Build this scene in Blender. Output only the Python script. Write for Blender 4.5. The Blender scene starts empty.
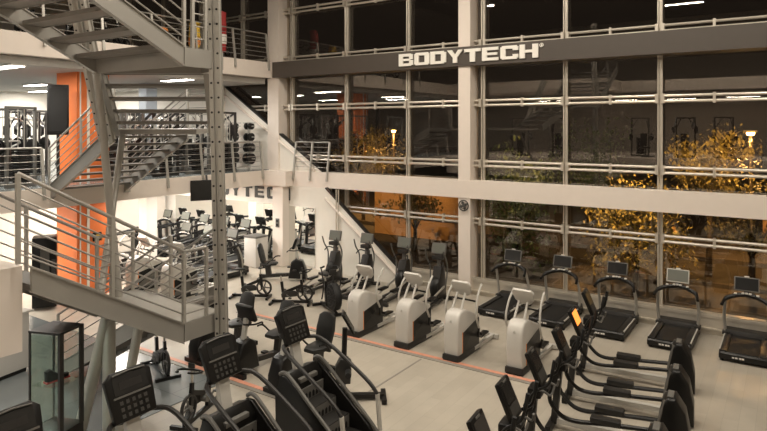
import bpy, bmesh, math, random
from mathutils import Vector, Matrix
PI = math.pi
R = math.radians
rnd = random.Random(7)
scene = bpy.context.scene
COL = scene.collection

# ------------------------------------------------------------------ materials
def mat(name, c, rough=0.5, metal=0.0, var=0.08, scale=6.0, bump=0.0, emit=None, estr=0.0, spec=0.5):
    m = bpy.data.materials.new(name); m.use_nodes = True
    nt = m.node_tree; b = nt.nodes['Principled BSDF']
    b.inputs['Base Color'].default_value = (*c, 1)
    b.inputs['Roughness'].default_value = rough
    b.inputs['Metallic'].default_value = metal
    b.inputs['Specular IOR Level'].default_value = spec
    if var > 0:
        tc = nt.nodes.new('ShaderNodeTexCoord')
        no = nt.nodes.new('ShaderNodeTexNoise'); no.inputs['Scale'].default_value = scale
        no.inputs['Detail'].default_value = 3
        mx = nt.nodes.new('ShaderNodeMix'); mx.data_type = 'RGBA'
        nt.links.new(tc.outputs['Object'], no.inputs['Vector'])
        nt.links.new(no.outputs['Fac'], mx.inputs['Factor'])
        mx.inputs[6].default_value = (*[x * (1 - var) for x in c], 1)
        mx.inputs[7].default_value = (*[min(1, x * (1 + var)) for x in c], 1)
        nt.links.new(mx.outputs[2], b.inputs['Base Color'])
        if bump > 0:
            bp = nt.nodes.new('ShaderNodeBump'); bp.inputs['Strength'].default_value = bump
            nt.links.new(no.outputs['Fac'], bp.inputs['Height'])
            nt.links.new(bp.outputs['Normal'], b.inputs['Normal'])
    if emit:
        b.inputs['Emission Color'].default_value = (*emit, 1)
        b.inputs['Emission Strength'].default_value = estr
    return m

def plank_mat(name, c1, c2, cm, w=1.5, h=0.22, rough=0.45, mortar=0.004, rot=0.0):
    m = bpy.data.materials.new(name); m.use_nodes = True
    nt = m.node_tree; b = nt.nodes['Principled BSDF']
    tc = nt.nodes.new('ShaderNodeTexCoord'); mp = nt.nodes.new('ShaderNodeMapping')
    mp.inputs['Rotation'].default_value[2] = rot
    br = nt.nodes.new('ShaderNodeTexBrick')
    br.inputs['Scale'].default_value = 1.0
    br.inputs['Brick Width'].default_value = w; br.inputs['Row Height'].default_value = h
    br.inputs['Mortar Size'].default_value = mortar
    br.inputs['Color1'].default_value = (*c1, 1); br.inputs['Color2'].default_value = (*c2, 1)
    br.inputs['Mortar'].default_value = (*cm, 1)
    no = nt.nodes.new('ShaderNodeTexNoise'); no.inputs['Scale'].default_value = 1.3; no.inputs['Detail'].default_value = 6
    mx = nt.nodes.new('ShaderNodeMix'); mx.data_type = 'RGBA'; mx.blend_type = 'MULTIPLY'
    mx.inputs['Factor'].default_value = 0.35
    nt.links.new(tc.outputs['Object'], mp.inputs['Vector'])
    nt.links.new(mp.outputs['Vector'], br.inputs['Vector'])
    nt.links.new(mp.outputs['Vector'], no.inputs['Vector'])
    nt.links.new(br.outputs['Color'], mx.inputs[6]); nt.links.new(no.outputs['Fac'], mx.inputs[7])
    nt.links.new(mx.outputs[2], b.inputs['Base Color'])
    b.inputs['Roughness'].default_value = rough
    return m

M = {}
M['wood_floor'] = plank_mat('wood_floor', (.53,.48,.40), (.49,.44,.365), (.42,.38,.315), 1.4, .24, .40, .003, R(90))
M['grey_floor'] = plank_mat('grey_floor', (.20,.22,.22), (.185,.205,.205), (.10,.11,.11), 2.4, 2.4, .22, .006)
M['white_wall'] = mat('white_wall', (.78,.74,.67), .7, var=.03)
M['beige_wall'] = mat('beige_wall', (.60,.55,.48), .7, var=.03)
M['ceiling'] = mat('ceiling_grey', (.48,.46,.43), .8, var=.04)
M['dark_ceiling'] = mat('ceiling_dark', (.10,.09,.08), .8, var=.05)
M['slab'] = mat('slab_cream', (.77,.69,.62), .6, var=.03)
M['sign_beam'] = mat('sign_beam_brown', (.075,.062,.052), .45, var=.06)
M['letter'] = mat('letter_white', (.85,.82,.76), .5, var=.02)
M['letter_dark'] = mat('letter_dark', (.06,.06,.055), .5, var=.05)
M['steel'] = mat('stair_steel', (.36,.345,.315), .42, .35, var=.07, scale=3)
M['steel_lt'] = mat('stair_steel_light', (.45,.43,.39), .4, .4, var=.06)
M['tread'] = mat('stair_tread', (.22,.205,.185), .5, .25, var=.1)
M['alu'] = mat('frame_aluminium', (.60,.55,.47), .35, .45, var=.05)
M['rail'] = mat('rail_steel', (.40,.38,.35), .35, .6, var=.05)
M['orange'] = mat('orange_panel', (.80,.20,.05), .5, var=.08, scale=2)
M['orange_strip'] = mat('floor_strip_orange', (.66,.30,.20), .5, var=.2, scale=12)
M['grey_strip'] = mat('floor_strip_grey', (.25,.23,.20), .5, var=.1)
M['black'] = mat('black_plastic', (.007,.0065,.006), .36, var=.2, spec=.35)
M['rubber'] = mat('black_rubber', (.006,.006,.006), .7, var=.2, scale=30)
M['belt'] = mat('running_belt', (.010,.0095,.009), .55, var=.25, scale=20)
M['charcoal'] = mat('charcoal_plastic', (.022,.0205,.019), .4, var=.1, spec=.4)
M['grey'] = mat('mid_grey_plastic', (.12,.115,.105), .45, var=.08)
M['lgrey'] = mat('light_grey_plastic', (.50,.48,.44), .4, var=.05)
M['white'] = mat('white_shell', (.58,.555,.515), .35, var=.03)
M['silver'] = mat('silver_tube', (.52,.50,.46), .32, .65, var=.04)
M['screen'] = mat('dark_screen', (.02,.02,.02), .15, var=.1)
M['screen_grey'] = mat('matte_screen', (.13,.135,.115), .35, var=.08)
M['screen_lit'] = mat('lit_screen', (.3,.1,.03), .3, var=0, emit=(1,.30,.05), estr=1.6)
M['screen_olive'] = mat('dim_screen', (.12,.09,.04), .3, var=.2)
M['key'] = mat('key_white', (.66,.64,.60), .4, var=.05)
M['keydark'] = mat('keypad_grey', (.05,.048,.044), .4, var=.3, scale=40)
M['seat'] = mat('seat_vinyl', (.012,.012,.011), .42, var=.1)
M['accent'] = mat('accent_orange', (.85,.30,.08), .5, var=.05)
M['bluegrey'] = mat('column_bluegrey', (.34,.38,.42), .6, var=.04)
M['mirror'] = mat('mirror_glass', (.86,.88,.86), .01, 1.0, var=0)
M['lamp'] = mat('lamp_white', (1,1,1), .5, var=0, emit=(1,.95,.86), estr=14)
M['lamp_orange'] = mat('lamp_sodium', (1,.6,.2), .5, var=0, emit=(1,.55,.16), estr=60)
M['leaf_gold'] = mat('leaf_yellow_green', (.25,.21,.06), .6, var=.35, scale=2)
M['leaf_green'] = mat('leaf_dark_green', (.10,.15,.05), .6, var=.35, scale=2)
M['bark'] = mat('bark', (.06,.045,.03), .9, var=.3)
M['asphalt'] = mat('asphalt', (.04,.035,.03), .9, var=.3, scale=1.2)
M['pavement'] = plank_mat('pavement', (.10,.085,.07), (.085,.07,.06), (.05,.045,.04), .6, .6, .8, .01)
M['red'] = mat('red_fabric', (.42,.04,.04), .7, var=.2)
M['yellow'] = mat('yellow_fabric', (.75,.48,.06), .7, var=.1)
M['orangef'] = mat('orange_fabric', (.75,.27,.07), .7, var=.1)
M['blue'] = mat('blue_fabric', (.03,.03,.16), .6, var=.2)
M['pole'] = mat('lamp_post_paint', (.24,.20,.15), .5, .2, var=.1)
M['hoarding'] = mat('orange_facade', (.42,.26,.13), .8, var=.15, scale=1.5)

def glass_mat(name, tint, ior):
    m = bpy.data.materials.new(name); m.use_nodes = True
    nt = m.node_tree; nt.nodes.clear()
    out = nt.nodes.new('ShaderNodeOutputMaterial'); mx = nt.nodes.new('ShaderNodeMixShader')
    tr = nt.nodes.new('ShaderNodeBsdfTransparent'); gl = nt.nodes.new('ShaderNodeBsdfGlossy')
    lw = nt.nodes.new('ShaderNodeLayerWeight'); lw.inputs['Blend'].default_value = .5
    pw = nt.nodes.new('ShaderNodeMath'); pw.operation = 'POWER'; pw.inputs[1].default_value = 5
    fr = nt.nodes.new('ShaderNodeMath'); fr.operation = 'MULTIPLY_ADD'; fr.inputs[1].default_value = 1-ior; fr.inputs[2].default_value = ior
    nt.links.new(lw.outputs['Facing'], pw.inputs[0]); nt.links.new(pw.outputs[0], fr.inputs[0])
    tr.inputs['Color'].default_value = (*tint, 1)
    gl.inputs['Roughness'].default_value = 0.0
    gl.inputs['Color'].default_value = (.95, .9, .85, 1)
    nt.links.new(fr.outputs[0], mx.inputs['Fac'])
    nt.links.new(tr.outputs[0], mx.inputs[1]); nt.links.new(gl.outputs[0], mx.inputs[2])
    nt.links.new(mx.outputs[0], out.inputs['Surface'])
    return m
M['glass'] = glass_mat('curtain_glass', (.90,.88,.84), .09)
M['case_glass'] = glass_mat('case_glass', (.90,.95,.92), .04)

# ------------------------------------------------------------------ mesh builder
class MB:
    def __init__(s): s.v = []; s.f = []
    def add(s, vs, fs, mtx=None):
        n = len(s.v)
        s.v += [tuple(mtx @ Vector(p)) if mtx else tuple(p) for p in vs]
        s.f += [tuple(i + n for i in f) for f in fs]
        return s
    def box(s, x0, x1, y0, y1, z0, z1, mtx=None):
        vs = [(x0,y0,z0),(x1,y0,z0),(x1,y1,z0),(x0,y1,z0),(x0,y0,z1),(x1,y0,z1),(x1,y1,z1),(x0,y1,z1)]
        fs = [(3,2,1,0),(4,5,6,7),(0,1,5,4),(1,2,6,5),(2,3,7,6),(3,0,4,7)]
        return s.add(vs, fs, mtx)
    def rbox(s, x0, x1, y0, y1, z0, z1, r, mtx=None):      # box with chamfered edges
        bm = bmesh.new(); t = MB().box(x0,x1,y0,y1,z0,z1)
        vv = [bm.verts.new(p) for p in t.v]
        for f in t.f: bm.faces.new([vv[i] for i in f])
        bmesh.ops.bevel(bm, geom=bm.edges[:], offset=r, segments=2, affect='EDGES', profile=.6)
        bm.verts.index_update()
        s.add([v.co.copy() for v in bm.verts], [tuple(v.index for v in f.verts) for f in bm.faces], mtx)
        bm.free(); return s
    def tube(s, pts, r, n=8, mtx=None, caps=True):
        pts = [Vector(p) for p in pts]; rs = r if isinstance(r, (list, tuple)) else [r] * len(pts)
        vs = []; fs = []; up = None
        for i, p in enumerate(pts):
            a = pts[max(0, i - 1)]; b = pts[min(len(pts) - 1, i + 1)]
            d = (b - a).normalized()
            if up is None:
                up = Vector((0,0,1)) if abs(d.z) < .9 else Vector((0,1,0))
            u = d.cross(up)
            if u.length < 1e-4: u = d.orthogonal()
            u.normalize(); w = u.cross(d).normalized(); up = w
            for k in range(n):
                a_ = 2 * PI * k / n
                vs.append(p + (u * math.cos(a_) + w * math.sin(a_)) * rs[i])
        for i in range(len(pts) - 1):
            for k in range(n):
                k2 = (k + 1) % n
                fs.append((i*n+k, i*n+k2, (i+1)*n+k2, (i+1)*n+k))
        if caps:
            fs.append(tuple(range(n))[::-1]); fs.append(tuple((len(pts)-1)*n + k for k in range(n)))
        return s.add(vs, fs, mtx)
    def bar(s, a, b, w, h, mtx=None):                        # rectangular bar from a to b (h measured upward)
        a = Vector(a); b = Vector(b); d = (b - a).normalized()
        up = Vector((0,0,1)) if abs(d.z) < .95 else Vector((0,1,0))
        u = d.cross(up).normalized(); v = u.cross(d).normalized()
        vs = []
        for p in (a, b):
            for sx, sy in ((-1,-1),(1,-1),(1,1),(-1,1)):
                vs.append(p + u * sx * w / 2 + v * sy * h / 2)
        fs = [(3,2,1,0),(4,5,6,7),(0,1,5,4),(1,2,6,5),(2,3,7,6),(3,0,4,7)]
        return s.add(vs, fs, mtx)
    def prism(s, poly, a, b, axis='x', mtx=None):            # poly in the other two axes, extruded a..b
        n = len(poly); vs = []
        for t in (a, b):
            for p, q in poly:
                vs.append((t,p,q) if axis == 'x' else (p,t,q) if axis == 'y' else (p,q,t))
        fs = [tuple(range(n)), tuple(range(2*n-1, n-1, -1))]
        for i in range(n):
            j = (i + 1) % n; fs.append((j, i, n+i, n+j))
        return s.add(vs, fs, mtx)
    def rprism(s, poly, a, b, axis='x', r=.02, seg=2, mtx=None):   # prism with softened rims
        bm = bmesh.new(); t = MB().prism(poly, a, b, axis)
        vv = [bm.verts.new(p) for p in t.v]
        for f in t.f: bm.faces.new([vv[i] for i in f])
        bmesh.ops.recalc_face_normals(bm, faces=bm.faces[:])
        es = [e for e in bm.edges if len(e.link_faces) == 2 and any(len(f.verts) == len(poly) and len(poly) != 4 for f in e.link_faces)]
        if not es: es = bm.edges[:]
        bmesh.ops.bevel(bm, geom=es, offset=r, segments=seg, affect='EDGES', profile=.5)
        bm.verts.index_update()
        s.add([v.co.copy() for v in bm.verts], [tuple(v.index for v in f.verts) for f in bm.faces], mtx)
        bm.free(); return s
    def lathe(s, prof, c, axis='x', n=20, mtx=None):         # prof: (radius, height along axis)
        vs = []; fs = []
        for r, h in prof:
            for k in range(n):
                a = 2*PI*k/n; p = (r*math.cos(a), r*math.sin(a))
                q = (h,p[0],p[1]) if axis == 'x' else (p[0],h,p[1]) if axis == 'y' else (p[0],p[1],h)
                vs.append((q[0]+c[0], q[1]+c[1], q[2]+c[2]))
        for i in range(len(prof)-1):
            for k in range(n):
                k2 = (k+1) % n; fs.append((i*n+k, i*n+k2, (i+1)*n+k2, (i+1)*n+k))
        fs.append(tuple(range(n))[::-1]); fs.append(tuple((len(prof)-1)*n+k for k in range(n)))
        return s.add(vs, fs, mtx)
    def ring(s, c, rad, r, axis='x', n=20, m=6, mtx=None):
        vs = []; fs = []
        for i in range(n):
            a = 2*PI*i/n
            for k in range(m):
                b = 2*PI*k/m; rr = rad + r*math.cos(b); h = r*math.sin(b)
                p = (rr*math.cos(a), rr*math.sin(a))
                q = (h,p[0],p[1]) if axis == 'x' else (p[0],h,p[1]) if axis == 'y' else (p[0],p[1],h)
                vs.append((q[0]+c[0], q[1]+c[1], q[2]+c[2]))
        for i in range(n):
            for k in range(m):
                i2 = (i+1) % n; k2 = (k+1) % m
                fs.append((i*m+k, i2*m+k, i2*m+k2, i*m+k2))
        return s.add(vs, fs, mtx)
    def build(s, name, material, parent=None, loc=None, smooth=True):
        me = bpy.data.meshes.new(name); me.from_pydata(s.v, [], s.f); me.materials.append(material)
        bm = bmesh.new(); bm.from_mesh(me); bmesh.ops.recalc_face_normals(bm, faces=bm.faces[:])
        if smooth:
            for f in bm.faces: f.smooth = True
            for e in bm.edges:
                if len(e.link_faces) == 2 and e.calc_face_angle(0) > R(38): e.smooth = False
        bm.to_mesh(me); bm.free()
        o = bpy.data.objects.new(name, me); COL.objects.link(o)
        if parent: o.parent = parent
        if loc: o.location = loc
        return o

def tag(o, label=None, cat=None, group=None, kind=None):
    if label: o['label'] = label
    if cat: o['category'] = cat
    if group: o['group'] = group
    if kind: o['kind'] = kind
    return o
def thing(name, label, cat, loc=(0,0,0), rot=0, group=None):
    o = bpy.data.objects.new(name, None); COL.objects.link(o); o.empty_display_size = .1
    o.location = loc; o.rotation_euler = (0,0,R(rot))
    return tag(o, label, cat, group)
def copy_tree(o, parent=None):
    c = o.copy(); COL.objects.link(c)
    if parent: c.parent = parent
    for ch in list(o.children): copy_tree(ch, c)
    return c
_used = {}
def put(key, maker, x, y, z, rot, label, group=None, scale=None):
    """first use builds the machine, later uses copy it with all its parts"""
    if key not in _used:
        o = maker(); _used[key] = o
    else:
        src = _used[key]; o = copy_tree(src)
    o.location = (x, y, z); o.rotation_euler = (0, 0, R(rot))
    o['label'] = label
    if group: o['group'] = group
    elif 'group' in o: del o['group']
    if scale: o.scale = (scale,)*3
    return o
def struct(name, mb, m, parent=None, smooth=False):
    o = mb.build(name, m, parent, smooth=smooth)
    if not parent: o['kind'] = 'structure'
    return o
def area(name, loc, size, power, col, rot=(0,0,0), size_y=None):
    l = bpy.data.lights.new(name, 'AREA'); l.energy = power; l.color = col; l.size = size
    if size_y: l.shape = 'RECTANGLE'; l.size_y = size_y
    o = bpy.data.objects.new(name, l); COL.objects.link(o); o.location = loc; o.rotation_euler = rot
    return o
def point(name, loc, power, col, rad=.15):
    l = bpy.data.lights.new(name, 'POINT'); l.energy = power; l.color = col; l.shadow_soft_size = rad
    o = bpy.data.objects.new(name, l); COL.objects.link(o); o.location = loc
    return o
def arc(pts, n=6):                                           # smooth curve through control points
    P = [Vector(p) for p in pts]; out = []
    for i in range(len(P)-1):
        p0 = P[max(0,i-1)]; p1 = P[i]; p2 = P[i+1]; p3 = P[min(len(P)-1,i+2)]
        for k in range(n):
            t = k/n
            out.append(.5*((2*p1)+(p2-p0)*t+(2*p0-5*p1+4*p2-p3)*t*t+(3*p1-p0-3*p2+p3)*t**3))
    out.append(P[-1]); return out
def tilt(loc, ax):                                           # local frame leaned back about x
    return Matrix.Translation(loc) @ Matrix.Rotation(ax, 4, 'X')

# ------------------------------------------------------------------ camera (levelled, with vertical shift)
EYE = 5.0
cam_d = bpy.data.cameras.new('camera'); cam = bpy.data.objects.new('camera', cam_d); COL.objects.link(cam)
cam_d.sensor_width = 36; cam_d.lens = 606/767*36
cam.location = (0, 0, EYE); cam.rotation_euler = (R(90), 0, R(33.85))
cam_d.shift_y = -88.5/767; cam_d.clip_start = .05; cam_d.clip_end = 200
scene.camera = cam

# ------------------------------------------------------------------ setting
GY = 16.85                                                   # glass plane
L1T, L1B = 3.41, 2.88                                        # level one slab
L2T, L2B = 7.39, 6.82                                        # level two slab
struct('floor', MB().box(-34,8,-9,17.05,-.25,0), M['wood_floor'])
struct('floor_entrance', MB().box(-21.9,-9.2,-8.9,8.12,0,.012), M['grey_floor'])
# floor strips
def strip(name, x0, x1, y):
    a = MB().box(x0,x1,y,y+.10,0,.022); o = struct(name, a, M['orange_strip'])
    struct('strip_edge', MB().box(x0,x1,y-.10,y-.001,0,.016), M['grey_strip'], o)
strip('trim_1', -12.4, -3.9, 11.45)
strip('trim_2', -12.4, -6.6, 8.24)
struct('trim_3', MB().box(-6.62,-6.58,8.3,11.3,0,.004), M['grey_strip'])

# outer walls
struct('wall_back', MB().box(-34,8,-9.2,-9,0,12), M['beige_wall'])
struct('wall_right', MB().box(8,8.2,-9,17,0,12), M['beige_wall'])
struct('wall_left_lower', MB().box(-22.2,-22,-9,16.2,0,L1B), M['beige_wall'])
struct('wall_left_upper', MB().box(-29.2,-29,-9,16.9,L1T,12), M['white_wall'])
struct('wall_mirror', MB().box(-29,-13.3,16.36,16.6,0,L1B-.002), M['white_wall'])
struct('mirror_panel', MB().box(-21.5,-13.85,16.33,16.358,.05,2.15), M['mirror'])
struct('wall_upper_end', MB().box(-29,-18.6,16.36,16.6,L1T,L2B-.22), M['white_wall'])
struct('ceiling', MB().box(-29.2,8.2,-9.2,17.1,12,12.2), M['dark_ceiling'])
# slabs: the left gallery (X < -16) and the bridge on the camera's side
struct('floor_gallery', MB().box(-29,-16,-9,16.35,L1B,L1T).box(-16,-7.30,-9,3.46,L1B-.45,L1T).box(-7.30,8,-9,.7,L1B,L1T), M['slab'])
struct('floor_gallery_upper', MB().box(-29,-16,-9,16.35,L2B,L2T).box(-16,-7.30,-9,3.46,L2B,L2T).box(-7.30,8,-9,.5,L2B,L2T), M['slab'])
struct('ceiling_gallery', MB().box(-29,-16.3,-9,16.35,L2B-.22,L2B-.02).box(-29,8,-9,.2,L2B-.2,L2B-.01), M['ceiling'])
struct('ceiling_gallery_upper', MB().box(-29,-16.3,-9,16.35,11.2,11.4), M['dark_ceiling'])
struct('floor_gallery_finish', MB().box(-28.9,-16.05,-8.9,16.3,L1T,L1T+.02), M['grey_floor'])
# beams along the glass
struct('beam_lower', MB().box(-16,8,16.36,16.74,L1B,L1T), M['slab'])
struct('beam_sign', MB().box(-15.9,8,16.32,16.74,L2B,L2T), M['sign_beam'])
struct('beam_sign_soffit', MB().box(-15.9,8,16.74,17.0,L2B,L2T), M['sign_beam'])
# columns
def column(name, x0, x1, y0, y1, z1=12, m='slab'):
    struct(name, MB().box(x0,x1,y0,y1,0,z1), M[m])
column('column_middle', -8.28,-7.89,16.385,16.95)
struct('column_corner', MB().box(-16.2,-15.65,16.385,16.98,L1T,12), M['slab'])
struct('column_corner_lower', MB().box(-15.57,-15.08,16.0,16.355,0,L1B-.002), M['slab'])
struct('beam_corner', MB().box(-15.998,-14.9,15.96,16.358,L1B,L1T), M['slab'])
struct('column_gallery', MB().box(-19.75,-19.3,13.4,13.85,0,L1B-.002), M['white_wall'])
struct('column_gallery_upper', MB().box(-19.75,-19.3,13.4,13.85,L1T,L2B-.22), M['bluegrey'])
column('column_right', 1.9, 2.4, 16.385, 16.95)

# orange clad core
for z0, z1, nm in ((0, L1B-.002, 'column_orange'), (L1T, L2B-.22, 'column_orange_upper')):
    o = struct(nm, MB().box(-18.2,-17.1,9.6,10.6,z0,z1), M['orange'])
    struct('joint_strip', MB().box(-17.102,-17.085,9.68,9.72,z0,z1).box(-17.102,-17.085,9.9,9.98,z0,z1), M['white_wall'], o)
# glass curtain wall
mull = [-0.3, -2.74, -5.15, -7.62, -10.25, -12.75, -15.27, -17.9, -20.4, -22.9, -25.4, 2.15, 4.6, 7.0]
mull.sort()
rows = [.44, 2.18, 3.91, 5.72, 7.50, 9.28, 11.05]
edges = [-28.9] + mull + [8.0]
for i in range(len(edges)-1):
    x0, x1 = edges[i], edges[i+1]
    g = MB().box(x0+.002, x1-.002, GY-.006, GY+.006, .0, 12)
    w = struct('window_%d' % (i+1), g, M['glass'])
    t = MB()
    for z in rows:
        if x1 < -13.2 and z < L1B: continue
        if x1 < -15.9 and z < L2B: continue
        a, b = x0+.05, x1-.05
        if z < 1:
            t.box(a-.05,b+.05,16.45,16.8,.12,.16).box(a-.05,b+.05,16.52,16.6,.0,.50).box(a-.05,b+.05,16.5,16.82,.40,.47)
        else:
            t.tube([(a,16.66,z+.07),(b,16.66,z+.07)], .036, 8).tube([(a,16.66,z-.07),(b,16.66,z-.07)], .036, 8)
            mx = (a+b)/2
            t.box(mx-.03,mx+.03,16.62,16.72,z-.13,z+.13).box(a-.02,a+.06,16.62,16.80,z-.12,z+.12).box(b-.06,b+.02,16.62,16.80,z-.12,z+.12)
    if t.v: t.build('transom', M['alu'], w)
    z0 = 0 if x0 > -13.4 else (L1T if x0 > -15.9 else L2T)
    if i > 0: MB().tube([(x0-.045,16.70,z0),(x0-.045,16.70,12)], .022, 8).tube([(x0+.045,16.70,z0),(x0+.045,16.70,12)], .022, 8).box(x0-.02,x0+.02,16.72,16.84,z0,12).build('mullion', M['alu'], w)

# ------------------------------------------------------------------ block lettering
GL = {
 'B': [(0,0,.285,1),(.26,0,.82,.215),(.26,.41,.8,.59),(.26,.77,.82,1),(.72,.06,.98,.46),(.72,.54,.96,.94)],
 'O': [(0,.08,.285,.92),(.69,.08,1,.92),(.08,0,.92,.215),(.08,.77,.92,1)],
 'D': [(0,0,.285,1),(.26,0,.86,.215),(.26,.77,.86,1),(.69,.09,1,.91)],
 'T': [(0,.76,1,1),(.34,0,.66,.76)],
 'E': [(0,0,.285,1),(.26,0,.95,.215),(.26,.41,.88,.59),(.26,.77,.95,1)],
 'C': [(0,.08,.285,.92),(.08,0,.92,.215),(.08,.77,.92,1),(.69,.08,1,.36),(.69,.64,1,.92)],
 'H': [(0,0,.285,1),(.69,0,1,1),(.26,.4,.69,.6)],
}
def lettering(name, label, word, x0, pitch, w, z0, h, y, depth, m, ring=False):
    root = thing(name, label, 'sign', (x0, y, z0))
    for i, ch in enumerate(word):
        mb = MB(); ox = i*pitch
        if ch == 'Y':
            mb.prism([(ox,h),(ox+.30*w,h),(ox+.5*w,.62*h),(ox+.70*w,h),(ox+w,h),(ox+.63*w,.40*h),(ox+.63*w,0),(ox+.37*w,0),(ox+.37*w,.40*h)], -depth, 0, 'y')
        else:
            for k, (a, b, c, d) in enumerate(GL[ch]): mb.box(ox+a*w, ox+c*w, -depth-.0004*k, 0, b*h, d*h)
        mb.build('letter', M[m], root, smooth=False)
    if ring:
        MB().ring((len(word)*pitch+.05,-.02,h-.05), .05, .012, 'y', 14, 5).box(len(word)*pitch+.03,len(word)*pitch+.07,-.025,-.005,h-.075,h-.025).build('registered_mark', M[m], root)
    return root
lettering('wall_sign', 'white block letters BODYTECH on the dark brown beam', 'BODYTECH', -10.33, .574, .535, 6.925, .385, 16.318, .05, 'letter', True)
lettering('wall_sign', 'dark block letters BODYTECH high on the white wall above the mirror', 'BODYTECH', -20.05, .645, .50, 2.34, .44, 16.356, .03, 'letter_dark')

# ------------------------------------------------------------------ lamps
def lamp_fixture(loc, lx, ly, label, group, power, col, mat_='lamp', spread=None):
    r = thing('ceiling_light', label, 'light', loc, 0, group)
    MB().box(-lx/2-.03,lx/2+.03,-ly/2-.03,ly/2+.03,-.03,.02).build('housing', M['lgrey'], r, smooth=False)
    MB().box(-lx/2,lx/2,-ly/2,ly/2,-.045,-.031).build('diffuser', M[mat_], r, smooth=False)
    if power:
        area('lamp_glow', (loc[0],loc[1],loc[2]-.06), lx, power, col, size_y=ly)
    return r
NEUT = (1,.95,.87); WARM = (1,.89,.74)
ORD = ['first','second','third','fourth','fifth','sixth','seventh','eighth','ninth','tenth','eleventh','twelfth','thirteenth','fourteenth','fifteenth','sixteenth']
for i, (x, y) in enumerate([(-17.2,14.2),(-17.2,11.2),(-20,14.9),(-20.3,11.2),(-18.5,7.5),(-20.8,7.8)]):
    lamp_fixture((x,y,L1B-.02), 1.3,.3, 'white ceiling panel on the ground floor gallery ceiling, %s counted from the corner column' % ORD[i], 'ceiling panels under the gallery', 120, NEUT)
for i, (x, y) in enumerate([(-16.9,12.9),(-16.9,7.6),(-20.3,11.6),(-23.2,11.5),(-27.2,13.6),(-18.2,5.2),(-22,6.5),(-24.5,14.4)]):
    lamp_fixture((x,y,L2B-.24), 1.3,.32, 'white ceiling panel over the weights gallery, %s counted from the stair' % ORD[i], 'ceiling panels over the weights gallery', 150, NEUT)
for i, (x, y) in enumerate([(-12,12.5),(-8,12.5),(-4,12.5),(0,12.5),(-12,8),(-8,8),(-4,8),(0,8),(-4,3.5),(0,3.5)]):
    lamp_fixture((x,y,10.6), 1.6,.16, 'linear lamp hung high over the gym hall, %s in the rows from the corner' % ORD[i], 'linear lamps over the hall', 160, WARM)
for i, (x, y) in enumerate([(-12,-2),(-8,-3.2),(-5,-3.2),(-2,-2.6),(1,-3.4),(4,-3.0),(-13,1.2)]):
    lamp_fixture((x,y,L2B-.22), 1.5,.16, 'linear lamp under the bridge behind the viewer, %s from the stair' % ORD[i], 'linear lamps under the bridge', 45, WARM)

for x, y, lab in [(-8.8,2.4,'added unseen light panel under the white bridge, nearest the glass case'),(-11.6,2.6,'added unseen light panel under the white bridge, nearest the reception counter')]:  # panels added out of view to brighten the entrance floor and round columns
    lamp_fixture((x,y,L1B-.47), 1.2,.3, lab, 'added light panels under the bridge', 80, NEUT)

# ------------------------------------------------------------------ stairs and railings
def rail_run(name, label, pts, h=1.0, nb=5, post_at=None, lean=(0,0), m='rail', br=.012, hr=.024, base=0.0):
    """pts: polyline along the floor edge; vertical posts at each point, bars parallel to it"""
    P = [Vector(p) for p in pts]; root = thing(name, label, 'railing', P[0])
    L = Vector((lean[0], lean[1], 0)); O = P[0]
    for p in P:
        MB().bar(p-O+Vector((0,0,base)), p-O+Vector((0,0,h))+L, .045, .045).build('post', M['steel_lt'], root, smooth=False)
    MB().tube([p-O+Vector((0,0,h))+L for p in P], hr, 8).build('handrail', M[m], root)
    for k in range(nb):
        t = (k+.8)/(nb+.6)
        MB().tube([p-O+Vector((0,0,h*t))+L*t for p in P], br, 6).build('rail_bar', M[m], root)
    return root
def flight(name, label, a, b, side, width, n, th=.05, sh=.28, run_dir=None, tread_d=.30, nose=True):
    """stair flight from a (low) to b (high) along the near stringer; side = unit vector to the far stringer"""
    a = Vector(a); b = Vector(b); s = Vector(side).normalized()*width; root = thing(name, label, 'stairs', a)
    d = b - a; hd = Vector((d.x,d.y,0)).normalized()
    for off in (Vector((0,0,0)), s):
        mb = MB(); o0 = off; e = a*0
        t = s.normalized()*.02
        vs = []
        for q in (-1, 1):
            for p, z in ((e,-sh/2),(d,-sh/2),(d,sh/2),(e,sh/2)):
                vs.append(p+off+t*q+Vector((0,0,z)))
        mb.add(vs, [(0,1,2,3),(7,6,5,4),(1,0,4,5),(2,1,5,6),(3,2,6,7),(0,3,7,4)])
        # flanges along top and bottom
        for z in (-sh/2, sh/2):
            mb.bar(off+Vector((0,0,z)), d+off+Vector((0,0,z)), .09, .018)
        mb.build('stringer', M['steel'], root, smooth=False)
    for k in range(n):
        t = (k+.5)/n; c = d*t
        mb = MB(); h = hd*tread_d/2; si = s.normalized()*.03
        vs = []
        for z in (-th/2, th/2):
            for p in (c-h+si, c+h+si, c+h+s-si, c-h+s-si): vs.append(p+Vector((0,0,z)))
        mb.add(vs, [(3,2,1,0),(4,5,6,7),(0,1,5,4),(1,2,6,5),(2,3,7,6),(3,0,4,7)])
        mb.tube([c-h+si+Vector((0,0,-.01)), c-h+s-si+Vector((0,0,-.01))], .032, 6)
        mb.build('tread', M['tread'], root, smooth=False)
    return root

XR, XL = -7.19, -9.38
def landing(name, label, z, polys, th=.27, top='steel_lt'):
    r = thing(name, label, 'landing', (0,0,z))
    for poly in polys:
        MB().prism(poly, -.03, 0, 'z').build('deck_plate', M[top], r, smooth=False)
        mb = MB(); n = len(poly)
        for i in range(n):
            p, q = Vector((*poly[i],-th/2)), Vector((*poly[(i+1)%n],-th/2))
            mb.bar(p, q, .04, th)
        mb.build('edge_beam', M['steel'], r, smooth=False)
    return r
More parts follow.
